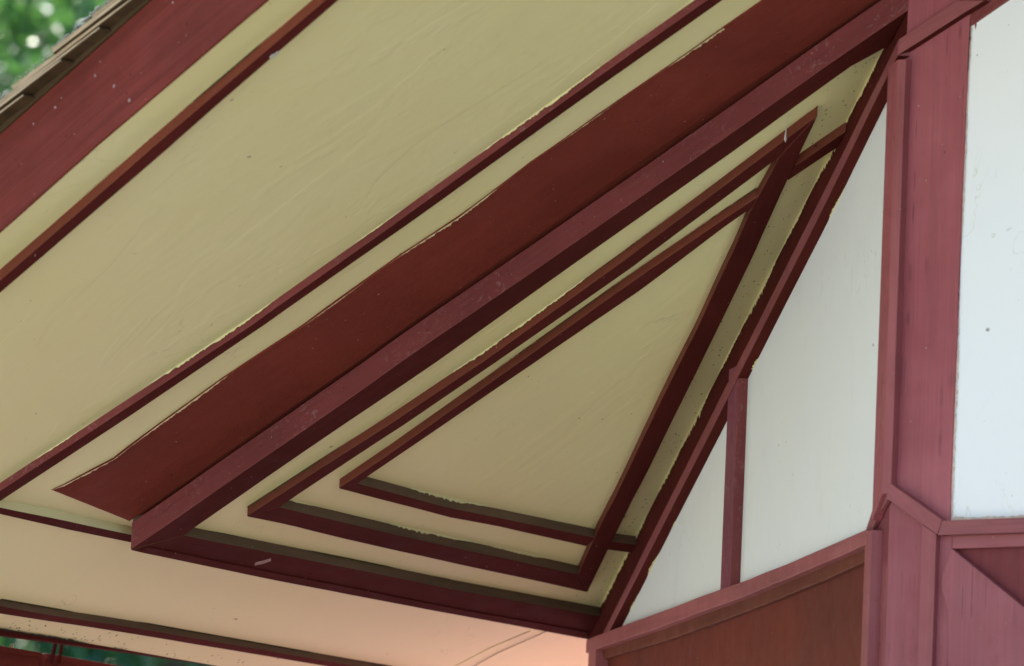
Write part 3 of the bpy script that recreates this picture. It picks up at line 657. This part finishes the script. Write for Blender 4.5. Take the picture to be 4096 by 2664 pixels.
# mildew flecks on the narrow soffit strips by the eave and by the angled wall
fv, ff = [], []
def fleck(x, y, h, r):
    s_ = len(fv); K = 6; st = random.uniform(0.4, 1.6); an = random.random()*3
    for k in range(K):
        t = 2*math.pi*k/K; u, w = math.cos(t)*r*random.uniform(0.5, 1.2)*st, math.sin(t)*r*random.uniform(0.5, 1.2)/st
        fv.append(P(x + u*math.cos(an) - w*math.sin(an), y + u*math.sin(an) + w*math.cos(an), h - 0.0007))
    ff.append(tuple(s_ + k for k in range(K)))
for i in range(260):
    y = random.uniform(-0.05, 1.9); c_ = 0.5 + 0.5*math.sin(y*9)*math.sin(y*3.1 + 2)
    if random.random() < 0.25 + c_*0.75: fleck(XE + 0.004 + abs(random.gauss(0, 0.022)), y, HS, random.uniform(0.0008, 0.0034))
for i in range(230):
    t = random.uniform(0.2, LC - 0.1); q = EC*t + NC*(0.01 + abs(random.gauss(0, 0.06)))
    if q.x > -A_ + 0.06 and q.y > 0.1: fleck(q.x, q.y, HT, random.uniform(0.0007, 0.0030))
mesh_obj('mildew_flecks', fv, ff, M['mould'], house, kind='stuff')
# cobweb
cw = tube('cobweb', [onP(3163, 452, -0.004), onP(3150, 478, -0.008), onP(3146, 505, -0.012), onP(3142, 538, -0.014), onP(3141, 556, -0.014), onP(3142, 570, -0.014)],
     [0.0004, 0.0008, 0.0006, 0.0022, 0.0030, 0.0006], M['cobweb'], None)
cw['label'] = 'wisp of cobweb hanging from the inner battens'; cw['category'] = 'cobweb'

# ------------------------------------------------------------------ trees
def tree(name, x, y, h, cr, seed, nleaf, leafmat, label, low=0.3):
    rnd = random.Random(seed)
    t = bpy.data.objects.new(name, None); COL.objects.link(t); t.location = (x, y, 0)
    t['label'] = label; t['category'] = 'tree'; t['group'] = 'trees behind the house'
    pts = [Vector((0, 0, 0)), Vector((0.1, 0, h*0.2)), Vector((-0.1, 0.1, h*0.45)), Vector((0.15, 0, h*0.72)), Vector((0, 0, h*0.95))]
    tube('trunk', pts, [0.42, 0.34, 0.24, 0.13, 0.04], M['bark'], t, 10)
    cl = []
    for i in range(30):
        z = h*rnd.uniform(low, 0.9); k = math.sin(math.pi*min(1, (z/h - low + 0.12)/(1.0 - low + 0.1)))**0.7
        a = rnd.random()*6.283; r = cr*k*rnd.uniform(0.35, 1.0)
        e = Vector((math.cos(a)*r, math.sin(a)*r, z + r*0.25))
        b0 = Vector((0, 0, z*0.8))
        if i < 14: tube('limb', [b0, (b0 + e)/2 + Vector((0, 0, 0.3)), e], [0.10, 0.06, 0.02], M['bark'], t, 6)
        cl.append((e, rnd.uniform(0.8, 1.9)))
    for i in range(26):
        z = h*rnd.uniform(low, 1.0); k = math.sin(math.pi*min(1, (z/h - low + 0.12)/(1.0 - low + 0.1)))**0.7
        a = rnd.random()*6.283; r = cr*k*rnd.uniform(0.0, 0.9); cl.append((Vector((math.cos(a)*r, math.sin(a)*r, z)), rnd.uniform(1.0, 2.0)))
    vs, fs = [], []
    for i in range(nleaf):
        c, r = cl[rnd.randrange(len(cl))]
        d = Vector((rnd.gauss(0, 1), rnd.gauss(0, 1), rnd.gauss(0, 0.75))).normalized()*r*rnd.random()**0.45
        p = c + d; s = rnd.uniform(0.07, 0.15)
        n = Vector((rnd.gauss(0, 1), rnd.gauss(0, 1), rnd.gauss(0.6, 1))).normalized(); a = n.orthogonal().normalized(); b = n.cross(a)
        th = rnd.random()*6.283; u = a*math.cos(th) + b*math.sin(th); w = n.cross(u)
        k = len(vs); vs += [p - u*s, p + w*s*0.55 + n*s*0.1, p + u*s, p - w*s*0.55 + n*s*0.1]; fs.append((k, k+1, k+2, k+3))
    mesh_obj('crown', vs, fs, leafmat, t)
    return t
def place(px, dist):
    v = ray(px, 1332); k = dist/math.hypot(v.x, v.y); return CAMP.x + v.x*k, CAMP.y + v.y*k
x, y = place(700, 62); tree('broadleaf_tree', x, y, 21, 6.0, 3, 52000, M['leaf'], 'tall leafy green tree whose crown shows above the sloping roof edge', 0.25)
x, y = place(1350, 70); tree('broadleaf_tree', x, y, 15, 5.0, 5, 34000, M['leaf2'], 'bright green leafy tree glimpsed in the gap under the eave', 0.12)
x, y = place(-1900, 66); tree('broadleaf_tree', x, y, 18, 5.0, 8, 30000, M['leaf2'], 'bushy green tree standing furthest left behind the house', 0.2)
x, y = place(-300, 78); tree('broadleaf_tree', x, y, 19, 6.0, 11, 40000, M['leaf'], 'bright leafy tree behind the tall one', 0.1)
